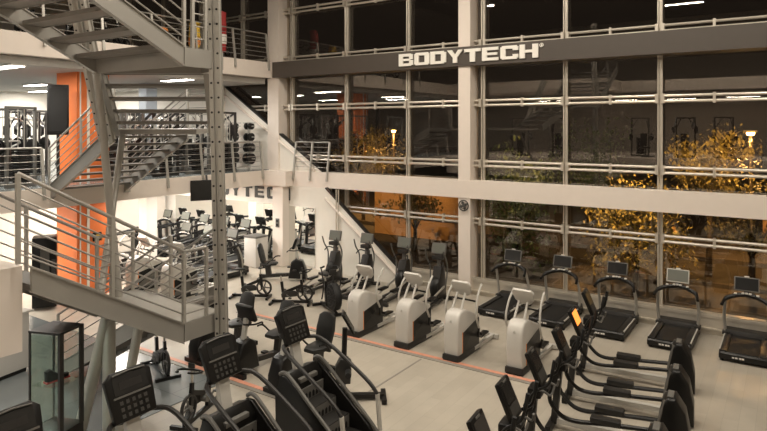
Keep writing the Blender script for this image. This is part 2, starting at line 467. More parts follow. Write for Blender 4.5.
# D: lower landing up to the bridge, rising toward the camera side
flight('steel_stairs', 'short grey steel flight from the lowest landing up to the white walled bridge', (XR,5.58,2.06), (XR,3.5,3.26), (-1,0,0), 2.19, 7)
landing('stair_landing', 'lowest grey steel stair landing beside the stair climbers', 2.2, [[(XL,5.6),(XR,5.6),(XR,6.3),(XL,6.3)]])
flight('steel_stairs', 'lowest grey steel flight from the grey entrance floor to the lowest landing', (-12.1,6.36,.12), (-8.45,6.36,2.06), (0,1,0), .95, 11)
# B: gallery up to the middle landing
flight('steel_stairs', 'long open tread flight from the weights gallery in front of the orange column', (-16.0,8.3,3.30), (-13.2,8.3,4.86), (0,1,0), 2.1, 8, sh=.38)
landing('stair_landing', 'middle stair landing level with the orange column', 4.96, [[(-13.2,8.3),(-10.55,6.73),(-9.3,7.5),(-12.2,10.4),(-13.2,10.4)]], th=.10)
flight('steel_stairs', 'upper open tread flight turning towards the highest landing', (-10.5,6.68,4.98), (-9.42,5.66,6.02), (1.56,1.04,0), 1.76, 5)
landing('stair_landing', 'highest stair landing under the top left flight', 6.14, [[(XL,5.6),(XR,5.6),(XR,6.3),(-7.95,6.55)]])
# A: upper landing to level two
flight('steel_stairs', 'top left steel flight seen from below with thick treads', (XR,5.58,6.02), (XR,2.0,7.86), (-1,0,0), 2.19, 9, th=.06)
# railings of the stair
def offs(p, z): return (p[0],p[1],p[2]+z)
rail_run('stair_railing', 'grey railing with five bars on the short flight beside the white parapet', [(XR,3.36,3.46),(XR,4.5,2.82),(XR,5.6,2.2),(XR,6.0,2.2)], 1.02, 6)
rail_run('stair_railing', 'far railing of the lowest landing and short flight', [(XL,3.5,3.40),(XL,4.5,2.82),(XL,5.6,2.2),(XL,6.25,2.2)], 1.0, 5)
rail_run('stair_railing', 'railing of the lowest flight above the grey entrance floor', [(-12.0,6.36,.3),(-10.2,6.36,1.25),(-8.5,6.36,2.2)], 1.0, 4)
rail_run('stair_railing', 'rear railing of the lowest flight and landing', [(-12.0,7.3,.3),(-10.2,7.3,1.25),(-8.5,7.3,2.2)], 1.0, 4)
rail_run('stair_railing', 'near railing of the long open tread flight crossing the orange column', [(-16.1,8.3,3.45),(-14.6,8.3,4.25),(-13.2,8.3,5.0)], 1.0, 5)
rail_run('stair_railing', 'far railing of the long open tread flight', [(-16.0,10.4,3.45),(-14.6,10.4,4.25),(-13.2,10.4,5.0),(-12.2,10.4,5.0)], 1.0, 5)
rail_run('stair_railing', 'railing of the top left flight under the upper gallery', [(XR,5.6,6.14),(XR,3.8,7.06),(XR,2.0,7.98)], 1.02, 5)
rail_run('stair_railing', 'railing of the highest landing beside the drilled steel post', [(XR,5.75,6.14),(XR,5.98,6.14)], 1.02, 5)
# gallery railings with posts leaning outwards
def gallery_rail(name, label, pts, z, n, h=1.05, out=.16, drop=.30):
    (x0,y0),(x1,y1) = pts; root = thing(name, label, 'railing', (x0,y0,z))
    d = Vector((x1-x0,y1-y0,0)); nrm = Vector((d.y,-d.x,0)).normalized()
    for k in range(n+1):
        c = d*k/n
        MB().bar(c+nrm*.03+Vector((0,0,-drop)), c+nrm*.02-nrm*out+Vector((0,0,h)), .05, .07).build('post', M['steel_lt'], root, smooth=False)
    q = lambda t: nrm*.02-nrm*out*t
    MB().tube([q(1)+Vector((0,0,h)), d+q(1)+Vector((0,0,h))], .025, 8).build('handrail', M['rail'], root)
    for k in range(5):
        t = (k+1)/6
        MB().tube([q(t)+Vector((0,0,h*t)), d+q(t)+Vector((0,0,h*t))], .011, 6).build('rail_bar', M['rail'], root)
    return root
gallery_rail('gallery_railing', 'grey railing along the edge of the weights gallery beside the hanging screen', ((-15.97,10.5),(-15.97,15.9)), L1T, 4)
gallery_rail('gallery_railing', 'short grey railing beside the corner column on the cream beam', ((-14.85,16.33),(-13.3,16.33)), L1T, 2)
gallery_rail('gallery_railing', 'grey railing along the dark upper gallery', ((-15.97,6.5),(-15.97,16.2)), L2T, 6)
gallery_rail('gallery_railing', 'grey railing at the gallery end left of the orange column', ((-15.97,3.3),(-15.97,8.1)), L1T, 4)
# drilled steel posts and struts
def drilled(name, label, a, b, w, d):
    a = Vector(a); b = Vector(b); r = thing(name, label, 'post', a); v = b-a; L = v.length
    q = Matrix(((1,0,0),(0,1,0),(0,0,1)))
    rot = Vector((0,0,1)).rotation_difference(v.normalized()).to_matrix().to_4x4() @ Matrix.Rotation(R(33), 4, 'Z')
    MB().box(-w/2,-w/2+.065,-d/2,-d/2+.02,0,L,rot).box(w/2-.065,w/2,-d/2,-d/2+.02,0,L,rot).box(-.012,.012,-d/2+.02,d/2,0,L,rot).box(-w/2,w/2,d/2-.02,d/2,0,L,rot).box(-w/2,-w/2+.015,-d/2+.02,-d/2+.08,0,L,rot).box(w/2-.015,w/2,-d/2+.02,-d/2+.08,0,L,rot).build('channel', M['steel_lt'], r, smooth=False)
    mb = MB(); z = .15
    while z < L-.1:
        for x in (-w/2+.033, w/2-.033):
            mb.lathe([(.018,-.003),(.018,.001)], (x,-d/2,z), 'y', 8, rot)
        z += .22
    mb.build('bolt_holes', M['charcoal'], r)
    return r
drilled('steel_post', 'tall drilled steel post rising beside the stair landings', (-7.06,6.24,0.01), (-7.25,6.12,9.6), .17, .14)
drilled('steel_strut', 'leaning drilled steel strut under the top left flight', (-10.45,6.45,4.75), (-9.72,5.45,7.2), .26, .16)
def strut(label, pts, r):
    P = [Vector(p) for p in pts]; o = MB().tube([p-P[0] for p in P], r, 12).build('steel_strut', M['steel_lt'], loc=P[0])
    tag(o, label, 'post')
strut('long round steel strut from the lowest landing up to the top left flight', [(-9.22,5.9,2.05),(-9.42,5.62,5.95)], .062)
strut('slim round strut under the near edge of the long flight', [(-9.55,5.75,2.05),(-10.5,6.78,4.85)], .06)
strut('leaning round column under the lowest landing, first from the glass case', [(-9.45,5.32,0),(-9.25,5.72,1.95)], .10)
strut('leaning round column under the lowest landing, between its two neighbours', [(-8.95,5.55,0),(-9.28,5.75,1.95)], .10)
strut('leaning round column under the lowest landing, nearest the stair climbers', [(-8.85,5.62,0),(-8.78,6.0,1.95)], .075)
# white closed stairs along the glass
def closed_stair(label, xt, zt, xb, zb, y0, y1, xl):
    r = thing('closed_stairs', label, 'stairs', (xt,y0,zb))
    MB().prism([(xl-xt,0),(xb-xt,0),(0,zt-zb),(xl-xt,zt-zb)], 0, y1-y0, 'y').build('side_panel', M['white_wall'], r, smooth=False)
    MB().bar((0,(y1-y0)/2,zt-zb+.03), (xb-xt,(y1-y0)/2,.03), y1-y0+.06, .05).build('cap_rail', M['charcoal'], r, smooth=False)
    MB().tube([(0,-.03,zt-zb-.32),(xb-xt-.35,-.03,.05)], .05, 6).build('stringer_line', M['slab'], r)
    return r
closed_stair('white closed stair side sloping to the gym floor beside the corner column', -13.3, L1B-.01, -9.7, 0, 16.25, 16.34, -13.31)
closed_stair('white closed stair side above the gallery sloping down behind the corner column', -18.6, L2B-.25, -13.6, L1T, 16.46, 16.6, -18.61)

struct('trim_4', MB().tube([(-12.80,16.2,0),(-12.80,16.2,L1B-.002)], .022, 8).tube([(-12.70,16.2,0),(-12.70,16.2,L1B-.002)], .022, 8), M['alu'])
# ------------------------------------------------------------------ machines (user looks along local +Y)
def treadmill(screen='screen', side_arms=False):
    t = thing('treadmill', '', 'treadmill')
    MB().rprism([(-.85,.06),(.85,.06),(.85,.17),(.5,.20),(-.82,.20),(-.85,.17)], -.45,.45,'x',.02).build('deck', M['black'], t)
    MB().box(-.27,.27,-.80,.50,.200,.212).build('belt', M['belt'], t)
    for s in (-1,1):
        MB().rbox(s*.37-.075,s*.37+.075,-.82,.55,.195,.235,.012).build('side_rail', M['charcoal'], t)
        u = MB().tube(arc([(s*.42,.55,.14),(s*.45,.52,.6),(s*.42,.34,1.04)]), .036, 8).build('upright', M['silver'], t)
        MB().rbox(s*.42-.07,s*.42+.07,.42,.66,.20,.27,.015).build('upright_foot', M['charcoal'], u)
        MB().box(s*.435-.012,s*.435+.012,-.78,.4,.205,.238).build('edge_trim', M['lgrey'], t)
    MB().rprism([(.45,.19),(.5,.30),(.7,.33),(.86,.26),(.86,.12),(.45,.12)], -.43,.43,'x',.02).build('motor_cover', M['charcoal'], t)
    MB().tube(arc([(-.47,.14,.96),(-.41,.34,1.06),(-.2,.45,1.14),(0,.47,1.165),(.2,.45,1.14),(.41,.34,1.06),(.47,.14,.96)],4), [.035]*4+[.05]*17+[.035]*4, 8).build('handlebar', M['black'], t)
    mb = MB()
    for x, z in ((-.22,1.195),(-.07,1.215),(0,1.22),(.07,1.215),(.22,1.195)): MB().rbox(x-.028,x+.028,.38,.46,z-.02,z+.005,.006).build('control_button', M['key'], t)
    f = tilt((0,.52,1.40), R(-18))
    s = MB().rbox(-.25,.25,-.02,.03,-.16,.16,.02,f).build('screen', M['charcoal'] if side_arms else M['grey'] if screen == 'screen' else M['lgrey'], t)
    MB().box(-.225,.225,-.024,-.019,-.135,.135,f).build('display', M[screen], s)
    MB().rbox(-.05,.05,-.03,.03,.155,.185,.01,f).build('camera_bump', M['key'], s)
    MB().bar((0,.48,1.13),(0,.54,1.32),.10,.04).build('screen_neck', M['charcoal'], t)
    if side_arms:
        for s in (-1,1):
            MB().tube(arc([(s*.43,.40,1.06),(s*.44,.1,1.03),(s*.44,-.42,.98)],4), .045, 8).build('side_handrail', M['black'], t)
            MB().bar((s*.43,.5,.2),(s*.42,.42,1.05),.05,.16).build('upright_cover', M['charcoal'], t, smooth=False)
    mb = MB()
    for x in (-.18,-.12,-.05,.0): mb.box(x-.022,x+.022,-.854,-.848,.10,.135)
    mb.build('badge', M['key'], t)
    for s in (-1,1):
        for y in (-.75,.75): MB().lathe([(.04,-.03),(.04,.03)], (s*.4,y,.035), 'z', 10).build('foot', M['rubber'], t)
    return t

def arc_trainer(shell='white', side='charcoal'):
    t = thing('arc_trainer', '', 'arc trainer')
    prof = [(.86,.12),(.90,.5),(.885,.80),(.84,.95),(.74,1.04),(.60,1.06),(.45,1.03),(-.16,.78),(-.16,.12)]
    MB().rprism(prof, -.175,.175,'x',.05,3).build('shroud', M[shell], t)
    for s in (-1,1):
        x = s*.1765; X = (x-.004,x+.004)
        MB().prism([(-.15,.12),(.66,.12),(.66,.22),(-.15,.66)], *X,'x').build('side_panel', M[side], t, smooth=False)
        MB().prism([(.66,.225),(.66,.58),(-.15,.73),(-.15,.665)], *X,'x').build('side_window', M['black'], t, smooth=False)
        MB().box(X[0],X[1],.664,.682,.16,.60).build('accent_strip', M['accent'], t, smooth=False)
        MB().tube(arc([(s*.36,.25,.62),(s*.37,.42,.95),(s*.35,.30,1.30),(s*.33,.05,1.52)]), .024, 8).build('arm', M['lgrey'], t)
        MB().tube([(s*.36,.25,.62),(s*.30,.15,.40),(s*.20,-.25,.26)], .028, 8).build('link', M['black'], t)
        p = MB().rbox(s*.17-.075,s*.17+.075,-.55,-.15,.26,.31,.02).build('pedal', M['black'], t)
        MB().rbox(s*.17-.085,s*.17+.085,-.17,-.13,.26,.38,.012).build('toe_guard', M['charcoal'], p)
        MB().tube([(s*.11,.62,1.02),(s*.09,.38,1.36)], .026, 8).build('console_post', M['lgrey'], t)
    MB().rprism([(.88,.0),(.93,.05),(.915,.15),(.6,.13),(-.18,.13),(-.18,.0)], -.195,.195,'x',.03).build('base_skirt', M['charcoal'], t)
    MB().bar((-.17,-.95,.09),(-.17,.1,.09),.07,.07).bar((.17,-.95,.09),(.17,.1,.09),.07,.07).bar((-.30,-.95,.07),(.30,-.95,.07),.08,.09).build('base_rail', M['lgrey'], t, smooth=False)
    f = tilt((0,.34,1.46), R(-32))
    c = MB().rprism([(-.24,.12),(-.19,.19),(.19,.19),(.24,.12),(.20,-.10),(.11,-.20),(-.11,-.20),(-.20,-.10)], -.03,.035,'y',.02,2,f).build('console', M[shell], t)
    MB().box(-.13,.13,-.034,-.028,-.08,.12,f).build('display', M['screen'], c)
    MB().prism([(-.03,0),(0,.05),(.03,0)], .868,.892,'y', Matrix.Translation((0,0,.84))).build('emblem', M['lgrey'], t, smooth=False)
    MB().tube([(-.28,.20,1.16),(-.2,.42,1.24),(.2,.42,1.24),(.28,.20,1.16)], .02, 8).build('grab_bar', M['black'], t)
    return t

def rear_elliptical(screen='screen'):
    t = thing('elliptical_trainer', '', 'elliptical trainer')
    MB().rprism([(-.80,.02),(-.76,.45),(-.82,.80),(-.90,.92),(-1.02,.92),(-1.15,.72),(-1.22,.35),(-1.22,.02)], -.20,.20,'x',.05,3).build('rear_housing', M['black'], t)
    h = MB()
    for s in (-1,1):
        h.tube(arc([(s*.205,-.80,.1),(s*.20,-.77,.45),(s*.17,-.87,.88)]), .022, 6)
    h.rbox(-.13,.13,-.99,-.90,.905,.935,.01)
    h.build('housing_trim', M['grey'], t)
    MB().bar((0,-.78,.15),(0,.80,.13),.10,.08).build('centre_rail', M['lgrey'], t, smooth=False)
    MB().bar((-.28,.86,.06),(.28,.86,.06),.09,.10).build('front_foot', M['black'], t, smooth=False)
    MB().bar((0,.82,.08),(0,.72,1.12),.11,.10).build('mast', M['charcoal'], t, smooth=False)
    for s in (-1,1):
        MB().tube(arc([(s*.27,.74,.96),(s*.31,.82,.60),(s*.28,.66,.36),(s*.22,.42,.28),(s*.20,-.05,.33),(s*.19,-.82,.40)],5), .036, 8).build('foot_arm', M['black'], t)
        MB().rbox(s*.21-.09,s*.21+.09,-.25,.20,.345,.43,.025).build('pedal', M['charcoal'], t)
        a = MB().tube(arc([(s*.27,.74,.96),(s*.27,.66,1.15),(s*.25,.46,1.30),(s*.22,.40,1.52)],5), .022, 8).build('swing_arm', M['black'], t)
        MB().tube([(s*.22,.41,1.46),(s*.21,.38,1.64)], .028, 8).build('grip', M['rubber'], a)
        MB().tube(arc([(s*.08,.70,1.1),(s*.17,.56,1.15),(s*.19,.44,1.12),(s*.13,.40,1.24)],4), .017, 6).build('fixed_handle', M['grey'], t)
        MB().lathe([(.07,-.05),(.07,.05)], (s*.27,.74,.94), 'x', 12).build('pivot', M['black'], t)
    MB().rbox(-.15,.15,.60,.80,1.00,1.14,.03).build('pivot_housing', M['black'], t)
    f = tilt((0,.70,1.44), R(-24))
    c = MB().rbox(-.20,.20,-.03,.04,-.27,.24,.025,f).build('console', M['black'], t)
    MB().box(-.155,.155,-.036,-.029,-.05,.19,f).build('display', M[screen], c)
    MB().box(-.15,.15,-.036,-.029,-.22,-.08,f).build('keypad', M['keydark'], c)
    MB().box(-.06,.06,-.04,-.03,.20,.225,f).build('brow_light', M['grey'], c)
    MB().rbox(-.09,.09,.50,.64,1.10,1.17,.02).build('bottle_tray', M['charcoal'], t)
    return t

def front_elliptical():
    t = thing('cross_trainer', '', 'cross trainer')
    MB().lathe([(.12,-.12),(.30,-.11),(.33,-.06),(.33,.06),(.30,.11),(.12,.12)], (0,.55,.42), 'x', 24).build('drive_housing', M['black'], t)
    MB().rprism([(.30,.06),(.88,.06),(.88,.40),(.76,1.0),(.54,1.0),(.36,.6)], -.13,.13,'x',.03).build('tower', M['charcoal'], t)
    MB().bar((-.14,-.95,.09),(-.14,.5,.09),.07,.08).bar((.14,-.95,.09),(.14,.5,.09),.07,.08).bar((-.32,-.95,.06),(.32,-.95,.06),.09,.09).bar((-.32,.86,.06),(.32,.86,.06),.09,.09).build('base_frame', M['charcoal'], t, smooth=False)
    MB().bar((0,.62,.9),(0,.66,1.36),.10,.09).build('mast', M['grey'], t, smooth=False)
    for s in (-1,1):
        MB().tube([(s*.2,.55,.45),(s*.2,-.2,.30),(s*.16,-.75,.20)], .03, 8).build('foot_arm', M['silver'], t)
        MB().rbox(s*.2-.08,s*.2+.08,-.5,-.1,.28,.34,.02).build('pedal', M['black'], t)
        MB().tube(arc([(s*.24,.55,.42),(s*.27,.62,.95),(s*.30,.45,1.25),(s*.27,.30,1.50)],5), .022, 8).build('swing_arm', M['grey'], t)
        MB().tube(arc([(s*.06,.62,1.1),(s*.18,.5,1.15),(s*.24,.38,1.05)],4), .018, 6).build('fixed_handle', M['black'], t)
    f = tilt((0,.64,1.5), R(-14))
    c = MB().rbox(-.22,.22,-.03,.04,-.16,.16,.02,f).build('console', M['grey'], t)
    MB().box(-.19,.19,-.036,-.029,-.13,.13,f).build('display', M['screen_grey'], c)
    MB().rbox(-.16,.16,.48,.64,1.2,1.32,.03).build('control_deck', M['charcoal'], t)
    return t

def stair_climber():
    t = thing('stair_climber', '', 'stair climber')
    prof = [(.60,.02),(.62,1.05),(.50,1.34),(.38,1.34),(-.55,.62),(-.82,.34),(-.86,.02)]
    for s in (-1,1):
        p = MB().rprism(prof, s*.36-.035,s*.36+.035,'x',.02).build('side_panel', M['black'], t)
        x = s*.398
        mb = MB()
        for k in range(6): mb.prism([(-.30+.075*k,.50+.03*(k%2)),(-.26+.075*k,.50+.03*(k%2)),(-.235+.075*k,.57),(-.275+.075*k,.57)], x-.002, x+.002,'x', Matrix.Rotation(R(-s*0),4,'X'))
        mb.build('emblem', M['grey'], p, smooth=False)
        MB().tube(arc([(s*.385,.52,1.36),(s*.385,.36,1.38),(s*.385,-.10,1.02),(s*.385,-.62,.60),(s*.385,-.83,.34)],5), .028, 8).build('side_trim', M['grey'], t)
        h = MB().tube(arc([(s*.10,.62,1.68),(s*.28,.55,1.72),(s*.40,.30,1.66),(s*.43,-.45,1.24),(s*.43,-.66,1.05)],5), .03, 8).build('handrail', M['charcoal'], t)
        MB().tube([(s*.43,-.66,1.06),(s*.42,-.74,.30)], .034, 8).build('handrail_post', M['lgrey'], h)
    for k in range(4):
        z = .30+.205*k; y = -.72+.25*k
        st = MB().box(-.32,.32,y,y+.27,z-.03,z).build('step', M['charcoal'], t, smooth=False)
        MB().box(-.32,.32,y+.245,y+.27,z,z+.19).build('riser', M['grey'], st, smooth=False)
        mb = MB()
        for j in range(7): mb.prism([(-.26+.08*j,z+.02),(-.22+.08*j,z+.02),(-.22+.08*j,z+.09),(-.24+.08*j,z+.115),(-.26+.08*j,z+.09)], y+.238,y+.2455,'y')
        mb.build('riser_grooves', M['black'], st, smooth=False)
    MB().rprism([(.30,1.10),(.30,1.22),(.42,1.36),(.60,1.30),(.64,.9),(.62,.06),(.36,.06)], -.325,.325,'x',.02).build('front_cover', M['black'], t)
    MB().rbox(-.20,.20,.28,.42,1.2,1.27,.02).build('top_vent', M['grey'], t)
    MB().bar((0,.50,1.28),(0,.62,1.86),.17,.07).build('mast', M['lgrey'], t, smooth=False)
    f = tilt((0,.60,1.98), R(-22))
    c = MB().rprism([(-.26,-.27),(.26,-.27),(.29,.20),(.20,.27),(-.20,.27),(-.29,.20)], -.03,.05,'y',.02,2,f).build('console', M['black'], t)
    MB().box(-.21,.21,-.036,-.029,.02,.22,f).build('display', M['screen'], c)
    MB().box(-.14,.14,-.040,-.030,.07,.15,f).build('readout', M['charcoal'], c)
    MB().tube([(-.2,-.045,.235),(0,-.05,.25),(.2,-.045,.235)], .009, 6, f).build('top_trim', M['grey'], c)
    MB().box(-.23,.23,-.045,-.029,-.015,.005,f).build('ledge', M['grey'], c)
    mb = MB()
    for i in range(5):
        for j in range(3): mb.box(-.17+.075*i,-.13+.075*i,-.036,-.029,-.23+.07*j,-.19+.07*j,f)
    mb.build('keypad', M['keydark'], c, smooth=False)
    for s in (-1,1):
        for y in (-.78,.52): MB().lathe([(.05,-.02),(.05,.02)], (s*.34,y,.02), 'z', 10).build('foot', M['rubber'], t)
    return t

def spin_bike():
    t = thing('spin_bike', '', 'exercise bike')
    MB().bar((-.28,-.62,.05),(.28,-.62,.05),.07,.07).build('foot_bar', M['black'], t, smooth=False)
    MB().bar((-.28,.62,.05),(.28,.62,.05),.07,.07).build('foot_bar', M['black'], t, smooth=False)
    MB().bar((0,-.62,.09),(0,.62,.09),.07,.08).bar((0,-.22,.1),(0,-.30,.72),.07,.08).bar((0,-.24,.36),(0,.36,.62),.07,.09).bar((0,.40,.30),(0,.34,.80),.06,.08).bar((0,.42,.35),(0,.58,.1),.10,.05).build('frame', M['black'], t, smooth=False)
    MB().ring((0,.46,.36), .235, .035, 'x', 28, 8).build('flywheel_rim', M['charcoal'], t)
    mb = MB().lathe([(.05,-.06),(.05,.06)], (0,.46,.36), 'x', 12)
    for k in range(5):
        a = 2*PI*k/5; mb.bar((0,.46,.36),(0,.46+.22*math.cos(a),.36+.22*math.sin(a)),.02,.04)
    mb.build('flywheel_hub', M['grey'], t)
    MB().rprism([(-.28,.22),(.22,.28),(.25,.40),(.15,.46),(-.22,.42),(-.30,.34)], .05,.10,'x',.015).build('chain_guard', M['charcoal'], t)
    c = MB().lathe([(.09,-.08),(.09,.08)], (0,-.12,.33), 'x', 14).bar((.12,-.12,.33),(.12,.02,.24),.02,.035).bar((-.12,-.12,.33),(-.12,-.26,.42),.02,.035).build('crank', M['grey'], t)
    for s, y, z in ((1,.02,.24),(-1,-.26,.42)):
        MB().rbox(s*.18-.05,s*.18+.05,y-.05,y+.05,z-.015,z+.015,.01).build('pedal', M['black'], c)
    MB().tube([(0,-.30,.70),(0,-.34,.92)], .025, 8).build('seat_post', M['silver'], t)
    MB().rprism([(-.12,-.52),(.12,-.52),(.10,-.34),(.03,-.16),(-.03,-.16),(-.10,-.34)], .92,.98,'z',.02).build('saddle', M['seat'], t)
    MB().tube([(0,.34,.78),(0,.34,1.02)], .025, 8).build('handlebar_post', M['silver'], t)
    MB().tube(arc([(-.10,.66,1.12),(-.20,.56,1.08),(-.23,.36,1.04),(0,.32,1.04),(.23,.36,1.04),(.20,.56,1.08),(.10,.66,1.12)],4), .02, 8).build('handlebar', M['black'], t)
    MB().rbox(-.07,.07,.34,.37,1.08,1.18,.015).build('console', M['charcoal'], t)
    return t

def fan_bike():
    t = thing('fan_bike', '', 'exercise bike')
    MB().bar((-.26,-.60,.05),(.26,-.60,.05),.07,.07).bar((-.26,.55,.05),(.26,.55,.05),.07,.07).bar((0,-.6,.08),(0,.55,.08),.07,.08).bar((0,-.15,.1),(0,-.28,.75),.08,.09).bar((0,-.2,.4),(0,.35,.45),.07,.09).build('frame', M['black'], t, smooth=False)
    MB().lathe([(.05,-.12),(.33,-.09),(.36,-.03),(.36,.03),(.33,.09),(.05,.12)], (0,.36,.48), 'x', 24).build('fan_drum', M['rubber'], t)
    mb = MB()
    for s in (-1,1):
        for rr, h in ((.34,.09),(.25,.12),(.15,.14)): mb.ring((s*h,.36,.48), rr, .008, 'x', 24, 5)
        for k in range(14):
            a = 2*PI*k/14; mb.tube([(s*.14,.36+.06*math.cos(a),.48+.06*math.sin(a)),(s*.09,.36+.36*math.cos(a),.48+.36*math.sin(a))], .006, 4)
    mb.build('fan_cage', M['charcoal'], t)
    for s in (-1,1):
        h = MB().tube(arc([(s*.2,-.02,.35),(s*.24,.22,.75),(s*.26,.14,1.12),(s*.24,-.02,1.20)],4), .02, 8).build('push_arm', M['charcoal'], t)
        MB().tube([(s*.24,.0,1.195),(s*.12,-.06,1.21)], .026, 8).build('grip', M['rubber'], h)
        MB().rbox(s*.16-.05,s*.16+.05,s*.14-.10,s*.14,.26,.29,.01).build('pedal', M['black'], t)
    MB().tube([(0,-.27,.72),(0,-.31,.90)], .026, 8).build('seat_post', M['silver'], t)
    MB().rprism([(-.13,-.50),(.13,-.50),(.11,-.32),(.03,-.12),(-.03,-.12),(-.11,-.32)], .90,.97,'z',.02).build('saddle', M['seat'], t)
    MB().tube([(0,.33,.78),(0,.30,1.05)], .026, 8).build('mast', M['charcoal'], t)
    MB().rbox(-.10,.10,.26,.31,1.03,1.19,.02).build('console', M['charcoal'], t)
    return t

def recumbent_bike():
    t = thing('recumbent_bike', '', 'recumbent bike')
    MB().rprism([(.20,.08),(.30,.62),(.45,.72),(.66,.66),(.78,.35),(.78,.08)], -.16,.16,'x',.05,3).build('drive_housing', M['black'], t)
    MB().bar((0,-.72,.12),(0,.3,.20),.13,.10).build('frame_rail', M['charcoal'], t, smooth=False)
    MB().bar((-.30,-.74,.06),(.30,-.74,.06),.09,.09).build('rear_foot', M['black'], t, smooth=False)
    MB().bar((-.28,.72,.05),(.28,.72,.05),.09,.09).build('front_foot', M['black'], t, smooth=False)
    MB().bar((0,-.46,.16),(0,-.50,.50),.14,.16).build('seat_post', M['charcoal'], t, smooth=False)
    MB().rprism([(-.24,-.66),(.24,-.66),(.22,-.36),(.12,-.18),(-.12,-.18),(-.22,-.36)], .50,.585,'z',.03).build('seat', M['seat'], t)
    f = tilt((0,-.70,.86), R(14))
    b = MB().rprism([(-.20,-.28),(.20,-.28),(.23,0),(.20,.26),(.10,.33),(-.10,.33),(-.20,.26),(-.23,0)], -.05,.04,'y',.03,2,f).build('backrest', M['seat'], t)
    MB().bar((0,-.62,.42),(0,-.72,.78),.10,.04).build('backrest_bracket', M['charcoal'], b, smooth=False)
    for s in (-1,1):
        MB().tube(arc([(s*.10,-.55,.48),(s*.30,-.50,.52),(s*.33,-.32,.70),(s*.32,-.16,.72)],4), .02, 8).build('side_handle', M['black'], t)
        MB().tube(arc([(0,.50,.98),(s*.2,.42,1.0),(s*.26,.26,1.02),(s*.20,.18,.96)],4), .018, 8).build('front_handle', M['black'], t)
        MB().rbox(s*.24-.06,s*.24+.06,.24+s*.14,.36+s*.14,.36,.40,.015).build('pedal', M['charcoal'], t)
    MB().bar((0,.52,.66),(0,.44,1.10),.09,.07).build('mast', M['lgrey'], t, smooth=False)
    f = tilt((0,.42,1.22), R(-22))
    c = MB().rbox(-.24,.24,-.03,.06,-.17,.18,.03,f).build('console', M['black'], t)
    MB().box(-.19,.19,-.036,-.029,-.02,.14,f).build('display', M['screen'], c)
    MB().box(-.16,.16,-.036,-.029,-.13,-.05,f).build('keypad', M['keydark'], c)
    return t

def tower_ergometer():
    t = thing('tower_ergometer', '', 'exercise machine')
    MB().bar((-.42,0,.05),(.42,0,.05),.10,.08).build('front_foot', M['black'], t, smooth=False)
    MB().bar((0,0,.08),(0,-.75,.07),.11,.08).bar((-.25,-.75,.05),(.25,-.75,.05),.09,.08).build('base_beam', M['black'], t, smooth=False)
    MB().tube([(0,0,.08),(0,-.04,1.32)], .05, 10).build('mast', M['black'], t)
    MB().rprism([(-.14,.32),(.12,.32),(.14,.62),(.06,.78),(-.10,.78),(-.16,.6)], -.10,.10,'x',.03).build('drive_box', M['charcoal'], t)
    h = MB().tube([(-.34,-.10,.58),(.34,-.10,.58)], .026, 8).build('roller_bar', M['charcoal'], t)
    for s in (-1,1): MB().lathe([(.055,-.10),(.06,0),(.055,.10)], (s*.26,-.10,.58), 'x', 14).build('foam_roller', M['rubber'], h)
    f = tilt((0,-.10,1.42), R(-30))
    c = MB().rbox(-.17,.17,-.02,.02,-.20,.22,.015,f).build('tablet', M['black'], t)
    MB().box(-.145,.145,-.025,-.019,-.17,.19,f).build('display', M['screen'], c)
    return t

def weight_machine(v=0):
    t = thing('weight_machine', '', 'weight machine')
    fr = MB()
    for x in (-.45,.45): fr.bar((x,.35,0),(x,.35,2.1),.07,.07)
    fr.bar((-.45,.35,2.07),(.45,.35,2.07),.07,.07).bar((-.45,.35,.05),(.45,.35,.05),.08,.08).bar((0,.35,.06),(0,-.8,.06),.08,.08).bar((-.35,-.8,.04),(.35,-.8,.04),.08,.08)
    if v: fr.bar((-.45,.35,2.07),(-.40,-.5,1.6),.06,.06).bar((.45,.35,2.07),(.40,-.5,1.6),.06,.06)
    fr.bar((-.45,.35,1.5),(-.2,.1,2.02),.03,.03).bar((.45,.35,1.5),(.2,.1,2.02),.03,.03)
    fr.build('frame', M['charcoal' if v else 'grey'], t, smooth=False)
    w = MB()
    for k in range(12): w.box(-.17,.17,.25,.45,.12+.075*k,.185+.075*k)
    w.build('weight_stack', M['black'], t, smooth=False)
    MB().tube([(-.10,.35,.1),(-.10,.35,2.05)], .012, 6).tube([(.10,.35,.1),(.10,.35,2.05)], .012, 6).build('guide_rods', M['silver'], t)
    MB().rbox(-.2,.2,-.62,-.22,.46,.54,.025).build('seat', M['seat'], t)
    MB().bar((0,-.42,.08),(0,-.42,.46),.08,.08).build('seat_post', M['grey'], t, smooth=False)
    MB().rbox(-.17,.17,-.22,-.13,.58,1.25,.03).build('backrest', M['seat'], t)
    for s in (-1,1):
        for q in (0,1):
            MB().lathe([(.05,-.02),(.20-.04*q,-.02),(.20-.04*q,.02),(.05,.02)], (s*(.53+.05*q),.20,1.05 if not v else 1.45), 'x', 16).build('weight_plate', M['black'], t)
    a = MB().tube(arc([(-.5,-.55,1.55 if v else 1.0),(-.42,-.1,1.75 if v else 1.15),(0,.1,1.85 if v else 1.2),(.42,-.1,1.75 if v else 1.15),(.5,-.55,1.55 if v else 1.0)],4), .024, 8).build('press_arm', M['silver'], t)
    for s in (-1,1): MB().tube([(s*.5,-.55,1.55 if v else 1.0),(s*.47,-.70,1.52 if v else .97)], .03, 8).build('grip', M['rubber'], a)
    return t

